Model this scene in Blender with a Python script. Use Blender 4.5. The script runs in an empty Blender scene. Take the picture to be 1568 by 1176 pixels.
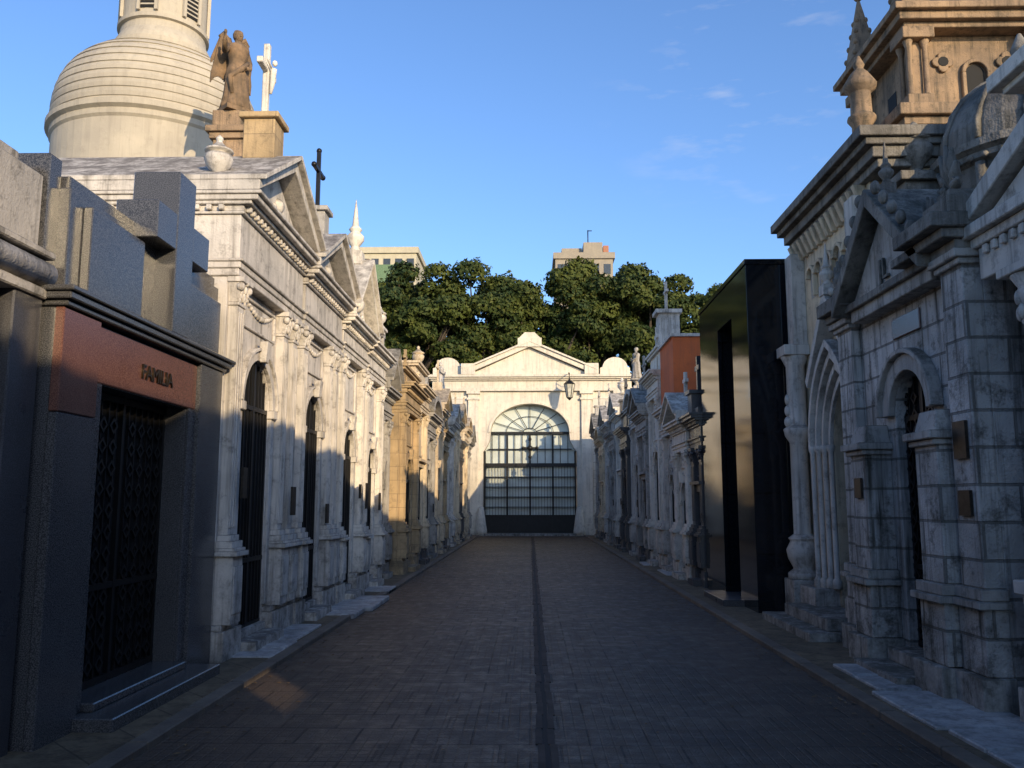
import bpy, bmesh, math, random
from mathutils import Vector, Matrix
R=random.Random(11)
scene=bpy.context.scene
PI=math.pi
# ------------------------------------------------------------------ materials
def nmat(name):
    m=bpy.data.materials.new(name); m.use_nodes=True
    return m,m.node_tree,m.node_tree.nodes['Principled BSDF']
def N(nt,t,**k):
    n=nt.nodes.new(t)
    for a,v in k.items(): setattr(n,a,v)
    return n
def mixc(nt,f,a,b,bt='MIX'):
    n=N(nt,'ShaderNodeMix',data_type='RGBA',blend_type=bt)
    for i,x in ((0,f),(6,a),(7,b)):
        if hasattr(x,'links'): nt.links.new(x,n.inputs[i])
        elif isinstance(x,(tuple,list)): n.inputs[i].default_value=(*x[:3],1)
        else: n.inputs[i].default_value=x
    return n.outputs[2]
def noise(nt,vec,sc,det=4,rough=.6):
    n=N(nt,'ShaderNodeTexNoise'); n.inputs['Scale'].default_value=sc; n.inputs['Detail'].default_value=min(det,4)
    n.inputs['Roughness'].default_value=rough; nt.links.new(vec,n.inputs['Vector']); return n.outputs['Fac']
def mapr(nt,v,a,b,c=0,d=1):
    n=N(nt,'ShaderNodeMapRange'); nt.links.new(v,n.inputs[0])
    for i,x in enumerate((a,b,c,d)): n.inputs[i+1].default_value=x
    return n.outputs[0]
def mth(nt,op,a,b=None):
    n=N(nt,'ShaderNodeMath',operation=op)
    for i,x in enumerate((a,b)):
        if x is None: continue
        if hasattr(x,'links'): nt.links.new(x,n.inputs[i])
        else: n.inputs[i].default_value=x
    return n.outputs[0]
def stone(name,c1,c2,dirt=(.075,.065,.055),da=.55,rough=.85,sc=1.3,bump=.35,ash=None,joint=.5,low=.7,spec=.3,top=.75):
    m,nt,bs=nmat(name); L=nt.links.new
    tc=N(nt,'ShaderNodeTexCoord').outputs['Object']
    a=noise(nt,tc,sc,3,.65); col=mixc(nt,mapr(nt,a,.35,.65),c1,c2)
    mp=N(nt,'ShaderNodeMapping'); mp.inputs['Scale'].default_value=(5.5,5.5,.35); L(tc,mp.inputs[0])
    st=noise(nt,mp.outputs[0],1.6,4,.7)
    f=mth(nt,'MULTIPLY',mapr(nt,st,.49,.72),da); col=mixc(nt,f,col,dirt)
    bl=noise(nt,tc,5.0,4,.8); f2=mth(nt,'MULTIPLY',mapr(nt,bl,.52,.70),da*.85); col=mixc(nt,f2,col,dirt)
    sx=N(nt,'ShaderNodeSeparateXYZ'); L(tc,sx.inputs[0])
    g=mapr(nt,sx.outputs[2],0,1.2,1,0); g=mth(nt,'MULTIPLY',g,mapr(nt,bl,.3,.6)); g=mth(nt,'MULTIPLY',g,low); col=mixc(nt,g,col,dirt)
    gn=N(nt,'ShaderNodeNewGeometry'); sn=N(nt,'ShaderNodeSeparateXYZ'); L(gn.outputs['Normal'],sn.inputs[0])
    up=mth(nt,'MULTIPLY',mapr(nt,sn.outputs[2],.3,.8),mapr(nt,bl,.3,.55)); col=mixc(nt,mth(nt,'MULTIPLY',up,top*min(1,da*1.5)),col,tuple(x*1.1 for x in dirt))
    fine=noise(nt,tc,45,1,.6); 
    h=mth(nt,'ADD',mth(nt,'MULTIPLY',fine,.35),mth(nt,'MULTIPLY',bl,.9))
    if ash:
        cb=N(nt,'ShaderNodeCombineXYZ'); L(mth(nt,'ADD',sx.outputs[0],sx.outputs[1]),cb.inputs[0]); L(sx.outputs[2],cb.inputs[1])
        br=N(nt,'ShaderNodeTexBrick'); L(cb.outputs[0],br.inputs['Vector'])
        br.inputs['Scale'].default_value=1; br.inputs['Brick Width'].default_value=ash[0]; br.inputs['Row Height'].default_value=ash[1]
        br.inputs['Mortar Size'].default_value=ash[2]; br.inputs['Mortar Smooth'].default_value=.3; br.inputs['Bias'].default_value=0
        br.inputs['Color1'].default_value=(.86,.86,.86,1); br.inputs['Color2'].default_value=(1,1,1,1); br.inputs['Mortar'].default_value=(.9,.9,.9,1)
        col=mixc(nt,1.0,col,br.outputs['Color'],'MULTIPLY')
        col=mixc(nt,mth(nt,'MULTIPLY',br.outputs['Fac'],joint),col,dirt)
        h=mth(nt,'SUBTRACT',h,mth(nt,'MULTIPLY',br.outputs['Fac'],1.2))
    bp=N(nt,'ShaderNodeBump'); bp.inputs['Strength'].default_value=bump; bp.inputs['Distance'].default_value=.03; L(h,bp.inputs['Height'])
    L(bp.outputs[0],bs.inputs['Normal']); L(col,bs.inputs['Base Color'])
    bs.inputs['Roughness'].default_value=rough; bs.inputs['Specular IOR Level'].default_value=spec
    return m
def granite(name,c1,c2,rough=.3,sc=90,ash=None,bump=.06,jc=(.01,.01,.01)):
    m,nt,bs=nmat(name); L=nt.links.new
    tc=N(nt,'ShaderNodeTexCoord').outputs['Object']
    a=noise(nt,tc,sc,2,.7); big=noise(nt,tc,1.5,4,.6)
    col=mixc(nt,mapr(nt,a,.42,.64),c1,c2)
    col=mixc(nt,mth(nt,'MULTIPLY',mapr(nt,big,.42,.75),.3),col,tuple(.5*(x+y) for x,y in zip(c2,(.10,.095,.085))) if rough>.15 else c2)
    h=a
    if ash:
        sx=N(nt,'ShaderNodeSeparateXYZ'); L(tc,sx.inputs[0])
        cb=N(nt,'ShaderNodeCombineXYZ'); L(mth(nt,'ADD',sx.outputs[0],sx.outputs[1]),cb.inputs[0]); L(sx.outputs[2],cb.inputs[1])
        br=N(nt,'ShaderNodeTexBrick'); L(cb.outputs[0],br.inputs['Vector']); br.offset=0
        br.inputs['Scale'].default_value=1; br.inputs['Brick Width'].default_value=ash[0]; br.inputs['Row Height'].default_value=ash[1]
        br.inputs['Mortar Size'].default_value=ash[2]; br.inputs['Bias'].default_value=0
        col=mixc(nt,br.outputs['Fac'],col,jc); h=mth(nt,'SUBTRACT',h,mth(nt,'MULTIPLY',br.outputs['Fac'],3))
    bp=N(nt,'ShaderNodeBump'); bp.inputs['Strength'].default_value=bump; bp.inputs['Distance'].default_value=.02; L(h,bp.inputs['Height'])
    L(bp.outputs[0],bs.inputs['Normal']); L(col,bs.inputs['Base Color'])
    r=mapr(nt,big,.3,.7,rough*.75,rough*1.5); L(r,bs.inputs['Roughness'])
    return m
def plain(name,c,rough=.5,metal=0,var=.25,sc=8):
    m,nt,bs=nmat(name); tc=N(nt,'ShaderNodeTexCoord').outputs['Object']
    a=noise(nt,tc,sc,3,.6); col=mixc(nt,mapr(nt,a,.3,.7),tuple(x*(1-var) for x in c),tuple(min(1,x*(1+var)) for x in c))
    nt.links.new(col,bs.inputs['Base Color']); bs.inputs['Roughness'].default_value=rough; bs.inputs['Metallic'].default_value=metal
    return m
GR=(.050,.048,.038)
M=dict(
 white=stone('white_marble',(.76,.71,.63),(.62,.57,.50),da=.55),
 cream=stone('cream_stucco',(.70,.58,.41),(.54,.43,.30),da=.55),
 grey=stone('grey_stone',(.47,.44,.40),(.30,.285,.265),dirt=GR,da=.75),
 lgrey=stone('light_grey_stone',(.66,.61,.55),(.48,.45,.41),da=.65),
 tan=stone('tan_stone',(.54,.39,.22),(.38,.28,.16),da=.5,ash=(.7,.3,.008),joint=.35),
 brown=stone('brown_stone',(.38,.26,.16),(.20,.145,.10),dirt=GR,da=.8,bump=.6),
 rust=stone('rusticated_stone',(.60,.57,.54),(.34,.33,.31),dirt=GR,da=.98,ash=(.62,.29,.014),joint=.6,bump=.7),
 black_moss=stone('weathered_stone',(.27,.25,.22),(.12,.11,.10),dirt=(.035,.036,.028),da=.85,bump=.6),
 domew=stone('dome_stucco',(.48,.43,.345),(.40,.36,.295),da=.18,top=.2,bump=.15),
 gate=stone('gatehouse_plaster',(.70,.64,.54),(.60,.55,.47),da=.32,bump=.15,low=.4),
 gatetile=stone('gatehouse_ashlar',(.70,.65,.57),(.60,.56,.49),da=.3,bump=.15,ash=(.8,.4,.012),joint=.5),
 orange=stone('orange_render',(.66,.16,.05),(.54,.13,.045),da=.22,bump=.2),
 redg=granite('red_granite',(.085,.035,.026),(.21,.10,.075),.14,150),
 granite=granite('grey_granite',(.028,.029,.032),(.13,.128,.13),.14,130),
 dgranite=granite('dark_granite',(.03,.03,.034),(.09,.09,.10),.3,130),
 black=granite('black_granite',(.005,.006,.008),(.013,.015,.019),.06,90,(1.2,.87,.008),.01,(.001,.001,.001)),
 iron=plain('black_iron',(.012,.012,.013),.45,.4),
 dark=plain('dark_interior',(.005,.005,.006),.8),
 bronze=plain('bronze',(.05,.035,.022),.4,.7,.4),
 plaque=plain('bronze_plaque',(.035,.028,.022),.45,.5,.5,20),
 statue=stone('patinated_statue',(.26,.17,.10),(.13,.09,.055),da=.5,sc=6,bump=.4),
 glass=plain('frosted_glass',(.52,.57,.54),.25,0,.18,1),
 lglass=plain('lantern_glass',(.5,.48,.4),.2),
 slate=stone('slate_roof',(.10,.10,.11),(.06,.06,.07),da=.4,ash=(.25,.16,.02)),
 bark=plain('bark',(.05,.04,.03),.9,0,.4),
 concrete=stone('apartment_render',(.52,.48,.36),(.46,.42,.32),da=.15,bump=.05),
 concrete2=stone('apartment_render_grey',(.34,.30,.24),(.29,.26,.215),da=.15,bump=.05),
 win=plain('window_glass',(.05,.06,.07),.15),
)
# ------------------------------------------------------------------ builder
class Part:
    def __init__(s,T,bevel): s.T=T; s.v=[]; s.f=[]; s.sm=[]; s.bevel=bevel
    def add(s,pts,faces,smooth=False,world=False):
        o=len(s.v); s.v+=[tuple(p) if world else s.T(*p) for p in pts]
        for f in faces: s.f.append([i+o for i in f]); s.sm.append(smooth)
    def hexa(s,p): s.add(p,[(0,1,2,3),(7,6,5,4),(0,4,5,1),(1,5,6,2),(2,6,7,3),(3,7,4,0)])
    def box(s,u0,u1,w0,w1,z0,z1): s.tbox(u0,u1,w0,w1,z0,z1,0,0)
    def tbox(s,u0,u1,w0,w1,z0,z1,e,ew=None):
        ew=e if ew is None else ew
        s.hexa([(u0,w0,z0),(u1,w0,z0),(u1,w1,z0),(u0,w1,z0),(u0-e,w0,z1),(u1+e,w0,z1),(u1+e,w1+ew,z1),(u0-e,w1+ew,z1)])
    def pyr(s,u0,u1,w0,w1,z0,z1,k):
        cu,cw=(u0+u1)/2,(w0+w1)/2; q=lambda a,c:c+(a-c)*k
        s.hexa([(u0,w0,z0),(u1,w0,z0),(u1,w1,z0),(u0,w1,z0),(q(u0,cu),q(w0,cw),z1),(q(u1,cu),q(w0,cw),z1),(q(u1,cu),q(w1,cw),z1),(q(u0,cu),q(w1,cw),z1)])
    def prism(s,poly,w0,w1):
        n=len(poly); pts=[(u,w0,z) for u,z in poly]+[(u,w1,z) for u,z in poly]
        s.add(pts,[list(range(n)),list(range(2*n-1,n-1,-1))]+[(i,(i+1)%n,(i+1)%n+n,i+n) for i in range(n)])
    def lathe(s,u,w,z,prof,n=16,fold=None,smooth=True):
        pts=[];F=[]
        for r,h in prof:
            for k in range(n):
                t=2*PI*k/n; rr=r*(1+(fold(t,h) if fold else 0)); pts.append((u+rr*math.cos(t),w+rr*math.sin(t),z+h))
        m=len(prof)
        for i in range(m-1):
            for k in range(n): F.append((i*n+k,i*n+(k+1)%n,(i+1)*n+(k+1)%n,(i+1)*n+k))
        F.append(tuple(range(n))); F.append(tuple(range(m*n-1,(m-1)*n-1,-1)))
        s.add(pts,F,smooth)
    def tube(s,P,rad,n=8):
        P=[Vector(p) for p in P]; pts=[];F=[]
        for i,p in enumerate(P):
            d=(P[min(i+1,len(P)-1)]-P[max(i-1,0)]).normalized()
            a=Vector((0,0,1)) if abs(d.z)<.9 else Vector((1,0,0)); x=d.cross(a).normalized(); y=d.cross(x)
            r=rad[i] if isinstance(rad,(list,tuple)) else rad
            for k in range(n): t=2*PI*k/n; pts.append(p+x*r*math.cos(t)+y*r*math.sin(t))
        for i in range(len(P)-1):
            for k in range(n): F.append((i*n+k,i*n+(k+1)%n,(i+1)*n+(k+1)%n,(i+1)*n+k))
        F.append(tuple(range(n))); F.append(tuple(range(len(P)*n-1,(len(P)-1)*n-1,-1)))
        s.add(pts,F,n>4)
    def ball(s,u,w,z,r,rz=None,n=12):
        rz=rz or r; s.lathe(u,w,z,[(max(.001,r*math.sin(PI*i/8)),-rz*math.cos(PI*i/8)) for i in range(9)],n)
    def cornice(s,u0,u1,w0,D,z,steps):
        for h,p in steps: s.box(u0-p,u1+p,-D-p*.5,w0+p,z,z+h); z+=h
        return z
BL=[]
class Bld:
    def __init__(s,name,T,loc,bevel=0):
        s.name=name;s.T=T;s.loc=loc;s.parts={};s.bevel=bevel;s.extra=[];BL.append(s)
    def __call__(s,name,mat,bevel=None):
        if name not in s.parts: p=Part(s.T,s.bevel if bevel is None else bevel); p.mat=M[mat] if isinstance(mat,str) else mat; s.parts[name]=p
        return s.parts[name]
    def finish(s):
        e=bpy.data.objects.new(s.name,None); e.location=s.loc; scene.collection.objects.link(e); e.empty_display_size=.3
        inv=Matrix.Translation(-Vector(s.loc))
        for n,p in s.parts.items():
            if not p.v: continue
            me=bpy.data.meshes.new(n); me.from_pydata(p.v,[],p.f); me.polygons.foreach_set('use_smooth',p.sm)
            bm=bmesh.new(); bm.from_mesh(me); bmesh.ops.recalc_face_normals(bm,faces=bm.faces); bm.to_mesh(me); bm.free()
            me.materials.append(p.mat); o=bpy.data.objects.new(n,me); scene.collection.objects.link(o)
            o.parent=e; o.matrix_parent_inverse=inv
            if p.bevel:
                b=o.modifiers.new('bevel','BEVEL'); b.width=p.bevel; b.segments=1; b.limit_method='ANGLE'; b.angle_limit=math.radians(50); b.use_clamp_overlap=True
        for o in s.extra: o.parent=e; o.matrix_parent_inverse=inv
def FL(xf,y0): return lambda u,w,z:(xf+w,y0+u,z)
def FR(xf,y0): return lambda u,w,z:(xf-w,y0+u,z)
def FF(x0,yf): return lambda u,w,z:(x0+u,yf-w,z)
def text(b,s,loc,size,rot,mat,ext=.012):
    c=bpy.data.curves.new('lettering','FONT'); c.body=s; c.size=size; c.extrude=ext; c.align_x='CENTER'; c.materials.append(M[mat])
    o=bpy.data.objects.new('lettering',c); o.location=loc; o.rotation_euler=rot; scene.collection.objects.link(o); b.extra.append(o)
RL=(PI/2,0,PI/2); RR=(PI/2,0,-PI/2)
def arch(uc,r,zs,kind='round',k=1,n=14):
    if kind=='flat': return [(uc-r,zs),(uc+r,zs)]
    if kind=='round': return [(uc+r*math.cos(PI-PI*i/n),zs+k*r*math.sin(PI*i/n)) for i in range(n+1)]
    a=[];h=n//2
    for i in range(h+1):
        t=PI-(PI/3)*i/h; a.append((uc+r+2*r*math.cos(t),zs+k*2*r*math.sin(t)))
    for i in range(1,h+1):
        t=PI/3-(PI/3)*i/h; a.append((uc-r+2*r*math.cos(t),zs+k*2*r*math.sin(t)))
    return a
def notched(u0,u1,z0,z1,ar): 
    return [(u0,z0),(ar[0][0],z0)]+ar+[(ar[-1][0],z0),(u1,z0),(u1,z1),(u0,z1)]
def ring(uc,r,t,zs,kind='round',k=1,n=14):
    return arch(uc,r+t,zs,kind,k,n)+arch(uc,r,zs,kind,k,n)[::-1]
def cross(p,u,w,z,h,t,fancy=False):
    zc=z+h*.66; a=h*.29
    p.box(u-t/2,u+t/2,w-t/2,w+t/2,z,z+h); p.box(u-a,u-t/2,w-t/2,w+t/2,zc-t/2,zc+t/2); p.box(u+t/2,u+a,w-t/2,w+t/2,zc-t/2,zc+t/2)
    if fancy:
        for q in ((u-a,zc),(u+a,zc),(u,z+h)): p.ball(q[0],w,q[1],t*.72,None,8)
def urn(p,u,w,z,h):
    k=h
    p.lathe(u,w,z,[(.22*k,0),(.22*k,.06*k),(.12*k,.08*k),(.08*k,.16*k),(.12*k,.22*k),(.24*k,.36*k),(.28*k,.50*k),(.25*k,.58*k),(.18*k,.61*k),(.28*k,.64*k),(.28*k,.68*k),(.16*k,.74*k),(.08*k,.82*k),(.05*k,.86*k),(.08*k,.92*k),(.04*k,.97*k),(.005,1.0*k)],16)
def finial(p,u,w,z,h):
    p.box(u-.12*h,u+.12*h,w-.12*h,w+.12*h,z,z+.2*h)
    p.lathe(u,w,z+.2*h,[(.1*h,0),(.06*h,.08*h),(.13*h,.18*h),(.13*h,.24*h),(.07*h,.3*h),(.1*h,.34*h),(.05*h,.4*h),(.03*h,.6*h),(.005,.8*h)],10)
def palmette(p,u,w,z,h):
    p.box(u-.22*h,u+.22*h,w-.2*h,w+.2*h,z,z+.18*h)
    for j in range(7):
        a=PI*(j+.5)/7; L_=h*(.5+.3*math.sin(a)); c_,s_=math.cos(a),math.sin(a)
        p.tube([(u,w,z+.2*h),(u+c_*L_*.3,w+.03,z+.2*h+s_*L_*.55),(u+c_*L_*.6,w+.05,z+.2*h+s_*L_)],[.03*h,.10*h,.03*h],8)
    for s_ in(-1,1):
        p.tube([(u+s_*(.16*h+.12*h*math.cos(t)*(1-t/9)),w+.05,z+.28*h+.12*h*math.sin(t)*(1-t/9)) for t in [k*.6 for k in range(12)]],.03*h,6)
def capital(p,u,pw,w,z0,z1,rich=True):
    h=z1-z0; a=pw/2
    p.box(u-a-.015,u+a+.015,0,w+.015,z0,z0+.12*h)
    p.tbox(u-a,u+a,0,w,z0+.12*h,z0+.8*h,.05,.05)
    p.box(u-a-.065,u+a+.065,0,w+.07,z0+.8*h,z1)
    if rich:
        for s in (-1,1):
            p.ball(u+s*(a+.02),w+.03,z0+.66*h,.045,.05,8)
            for j in range(3): p.ball(u+s*a*.85,w+.005+.012*j,z0+(.2+.14*j)*h,.022,.04,6)
        p.ball(u,w+.02,z0+.35*h,.028,.06,6); p.ball(u,w+.035,z0+.6*h,.03,.05,6); p.ball(u,w+.05,z0+.82*h,.03,.03,8)
def pilaster(b,mat,u,pw,zped,ztop,w=.10,zc=.3,rich=True,z0=.4):
    p=b('pilasters',mat); a=pw/2
    p.box(u-a-.05,u+a+.05,0,w+.08,z0,zped-.08)
    p.box(u-a-.03,u+a+.03,w+.08,w+.095,z0+.1,zped-.18)
    p.box(u-a-.09,u+a+.09,0,w+.13,zped-.08,zped-.03); p.box(u-a-.07,u+a+.07,0,w+.10,zped-.03,zped)
    p.box(u-a-.06,u+a+.06,0,w+.07,zped,zped+.07); p.box(u-a-.03,u+a+.03,0,w+.04,zped+.07,zped+.13)
    p.box(u-a,u+a,0,w,zped+.13,ztop-zc)
    n=3
    for i in range(n):
        x=u-a+pw*(i+.5)/n; p.box(x-pw*.09,x+pw*.09,w,w+.014,zped+.2,ztop-zc-.06)
    capital(p,u,pw,w,ztop-zc,ztop,rich)
def iron_door(b,uc,hw,z0,ar,w=-.03,style=0):
    b('door_panels','dark',0).prism([(ar[0][0],z0)]+ar+[(ar[-1][0],z0)],w-.08,w-.02)
    p=b('iron_door','iron',0); zt=max(z for _,z in ar)
    def top(u):
        for (a,c),(d,e) in zip(ar,ar[1:]):
            if a<=u<=d and d>a: return c+(e-c)*(u-a)/(d-a)
        return ar[0][1]
    p.box(uc-.02,uc+.02,w-.02,w+.02,z0,top(uc)); 
    for s in(-1,1): p.box(uc+s*(hw-.025)-.02,uc+s*(hw-.025)+.02,w-.02,w+.015,z0,ar[0][1])
    for z in (z0+.03,z0+.75,ar[0][1]-.03): p.box(uc-hw,uc+hw,w-.018,w+.018,z-.025,z+.025)
    n=max(3,int(hw*2/.11))
    for i in range(1,n):
        u=uc-hw+2*hw*i/n; p.box(u-.008,u+.008,w-.01,w+.01,z0,top(u)-.005)
    if style==1:
        z=z0+.15; st=.17; k=0
        while z<zt-.1:
            for s in(-1,1):
                for j in range(int(hw/st)):
                    c=uc+s*(.08+st*(j+.5)); 
                    p.prism([(c-.07,z),(c,z-.07),(c+.07,z),(c,z+.07),(c-.07,z),(c-.04,z),(c,z+.04),(c+.04,z),(c,z-.04),(c-.04,z)],w,w+.02)
            z+=st
def tomb(name,side,y0,y1,H,xf,mat,top='ped',door=None,pils=None,bev=0,D=3.0,trim=None,plinth=None,orn=(),ph=None,rich=True,pw=.26,ent=.62,zped=1.05,seed=0,cpro=1.0,style=0):
    rr=random.Random(seed+int(y0*10)); g=.03
    y0+=g;y1-=g; L=y1-y0; T=(FL if side=='L' else FR)(xf,y0); b=Bld(name,T,(xf,(y0+y1)/2,0),bev)
    trim=trim or mat; plinth=plinth or mat
    uc,hw,zs,kind=door or (L/2,min(.5,L*.19),H*.5,'round')
    ar=arch(uc,hw,zs,kind); zt=max(z for _,z in ar); ze=H-ent
    b('walls',mat).prism(notched(0,L,.02,ze,ar),-.38,0); b('walls',mat).box(0,L,-D,-.38,0,H-.02); b('walls',mat).box(.01,L-.01,-.375,0,ze,H-.02)
    iron_door(b,uc,hw,.22,ar,style=style)
    p=b('plinth',plinth); 
    p.box(-.02,uc-hw-.02,-.36,.13,0,.34); p.box(uc+hw+.02,L+.02,-.36,.13,0,.34); p.box(-.01,uc-hw-.03,-.35,.10,.34,.40); p.box(uc+hw+.03,L+.01,-.35,.10,.34,.40)
    p=b('steps',plinth); p.box(uc-hw-.0,uc+hw+.0,-.37,.28,0,.16); p.box(uc-hw+.003,uc+hw-.003,-.368,.06,.16,.24)
    if pils is None:
        pils=[pw/2+.06,L-pw/2-.06]
        if uc-hw-.2-pw>pils[0]+pw+.08: pils+=[uc-hw-.2-pw/2,uc+hw+.2+pw/2]
    for u in pils: pilaster(b,trim,u,pw,zped,ze,rich=rich)
    t=b('trim',trim)
    if kind!='flat':
        t.prism(ring(uc,hw,.11,zs,kind),0,.05); t.prism(ring(uc,hw+.11,.04,zs,kind),0,.08)
        for s in(-1,1):
            a,c=sorted((uc+s*hw,uc+s*(hw+.12))); t.box(a,c,0,.035,.42,zs-.1); t.box(a-.02,c+.02,-.02,.07,zs-.1,zs)
        t.tbox(uc-.06,uc+.06,.05,.12,zt-.02,zt+.22,.03)
    else:
        t.box(uc-hw-.12,uc+hw+.12,0,.07,zs,zs+.14); t.box(uc-hw-.18,uc+hw+.18,0,.16,zs+.14,zs+.2)
        for s in(-1,1): a,c=sorted((uc+s*hw,uc+s*(hw+.12))); t.box(a,c,0,.05,.42,zs)
    if ze-zt>.5:
        za=zt+.3; zb=ze-.08
        if zb-za>.15:
            for (a,c,d,e_) in((uc-hw-.05,uc+hw+.05,za,za+.03),(uc-hw-.05,uc+hw+.05,zb-.03,zb),(uc-hw-.05,uc-hw-.02,za+.03,zb-.03),(uc+hw+.02,uc+hw+.05,za+.03,zb-.03)): t.box(a,c,0,.03,d,e_)
        for i in range(13):
            q=(i-6)/6; t.ball(uc+q*hw*.9,.015,zb-.05-.10*math.cos(q*PI/2),.022+.016*(1-abs(q)),None,6)
    if rr.random()<.7 and L>1.8 and name!='tall_mausoleum': 
        q=b('plaques','plaque',0); s_=rr.choice((-1,1)); u=uc+s_*(hw+.14); z=rr.uniform(1.3,1.7); q.box(u-.07,u+.07,.12,.145,z,z+rr.uniform(.2,.35))
    e=b('entablature',trim); P=cpro
    e.box(-.02,L+.02,-D-.01,.12,ze,ze+.08); e.box(-.035,L+.035,-D-.02,.14,ze+.08,ze+.15); e.box(-.05,L+.05,-D-.03,.17,ze+.15,ze+.18)
    e.box(-.02,L+.02,-D-.01,.12,ze+.18,H-.24)
    z=H-.24; e.box(-.05,L+.05,-D-.03,.16,z,z+.03)
    e.box(-.03,L+.03,-D-.02,.15,z+.03,z+.10)
    n=int(L/.12)
    for i in range(n): u=(i+.2)*L/n; e.box(u,u+.055,.15,.21,z+.035,z+.095)
    if bev and side=='L':
        for i in range(int(D/.13)): u=-.05-i*.13; e.box(-.09,-.03,u-.055,u,z+.035,z+.095)
    e.box(-.07*P,L+.07*P,-D-.05,.24*P,z+.10,z+.14); e.box(-.09*P,L+.09*P,-D-.05,.31*P,z+.14,z+.20); e.box(-.11*P,L+.11*P,-D-.06,.35*P,z+.20,H)
    tp=b('roof_parapet',trim)
    if top in('ped','gable'):
        ph=ph or L*.27; a=-.1*P; c=L+.1*P; m=L/2; th=.15; wf=.35*P
        tp.prism([(a+.12,H),(c-.12,H),(m,H+ph-.1)],-D,.12)
        for (p0,p1) in (((a,H),(m,H+ph)),((c,H),(m,H+ph))):
            tp.prism([p0,p1,(p1[0],p1[1]+th),(p0[0],p0[1]+th*.75)],-D,wf-.02)
            tp.prism([(p0[0],p0[1]+th*.75+.001),(p1[0],p1[1]+th+.001),(p1[0],p1[1]+th+.06),(p0[0],p0[1]+th*.75+.06)],-D-.01,wf+.05)
        tp.ball(m,.10,H+ph*.4,.10*ph/.7,None,10)
        for i in(-1,1):
            for j in range(4): tp.ball(m+i*(.15+.13*j),.11,H+ph*.33-.03*j,.05-.006*j,None,6)
    elif top=='seg':
        ph=ph or L*.2; m=L/2; rr_=(m*m+ph*ph)/(2*ph); 
        def sg(r,zo,n=16):
            A=math.asin(min(.999,m/rr_)); return [(m+r*math.sin(-A+2*A*i/n),H+ph-rr_+r*math.cos(-A+2*A*i/n)+zo) for i in range(n+1)]
        tp.prism(sg(rr_,0),-D,.12); o=sg(rr_+.14,0); i_=sg(rr_,.0); tp.prism(o+i_[::-1],-D,.33)
        tp.ball(m,.14,H+ph*.5,.1,None,10)
    elif top=='attic':
        ph=ph or .5; tp.box(.08,L-.08,-D+.05,.02,H,H+ph); tp.box(0,L,-D,.10,H+ph,H+ph+.06); tp.box(-.04,L+.04,-D-.02,.14,H+ph+.06,H+ph+.12)
        tp.box(L*.25,L*.75,.02,.05,H+.1,H+ph-.08)
    else:
        tp.box(.05,L-.05,-D+.05,.15,H,H+.12)
    for o in orn:
        k=o[0]
        if k=='cross': b('cross',trim).box(o[1]-.14,o[1]+.14,o[2]-.14,o[2]+.14,o[3]-.3,o[3]); cross(b('cross',trim),o[1],o[2],o[3],o[4],o[4]*.09,True)
        if k=='plaincross': cross(b('cross',trim),o[1],o[2],o[3],o[4],o[4]*.13)
        if k=='urn': urn(b('urns',trim),o[1],o[2],o[3],o[4])
        if k=='finial': finial(b('finials',trim),o[1],o[2],o[3],o[4])
        if k=='block': 
            bm_=o[6] if len(o)>6 else trim
            b('pedestal',bm_).box(o[1]-o[2],o[1]+o[2],o[3]-o[2],o[3]+o[2],o[4],o[5]); b('pedestal',bm_).box(o[1]-o[2]-.05,o[1]+o[2]+.05,o[3]-o[2]-.05,o[3]+o[2]+.05,o[5],o[5]+.07)
        if k=='plaque': b('plaques','plaque',0).box(o[1],o[2],.19,.215,o[3],o[4])
    return b
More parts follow.
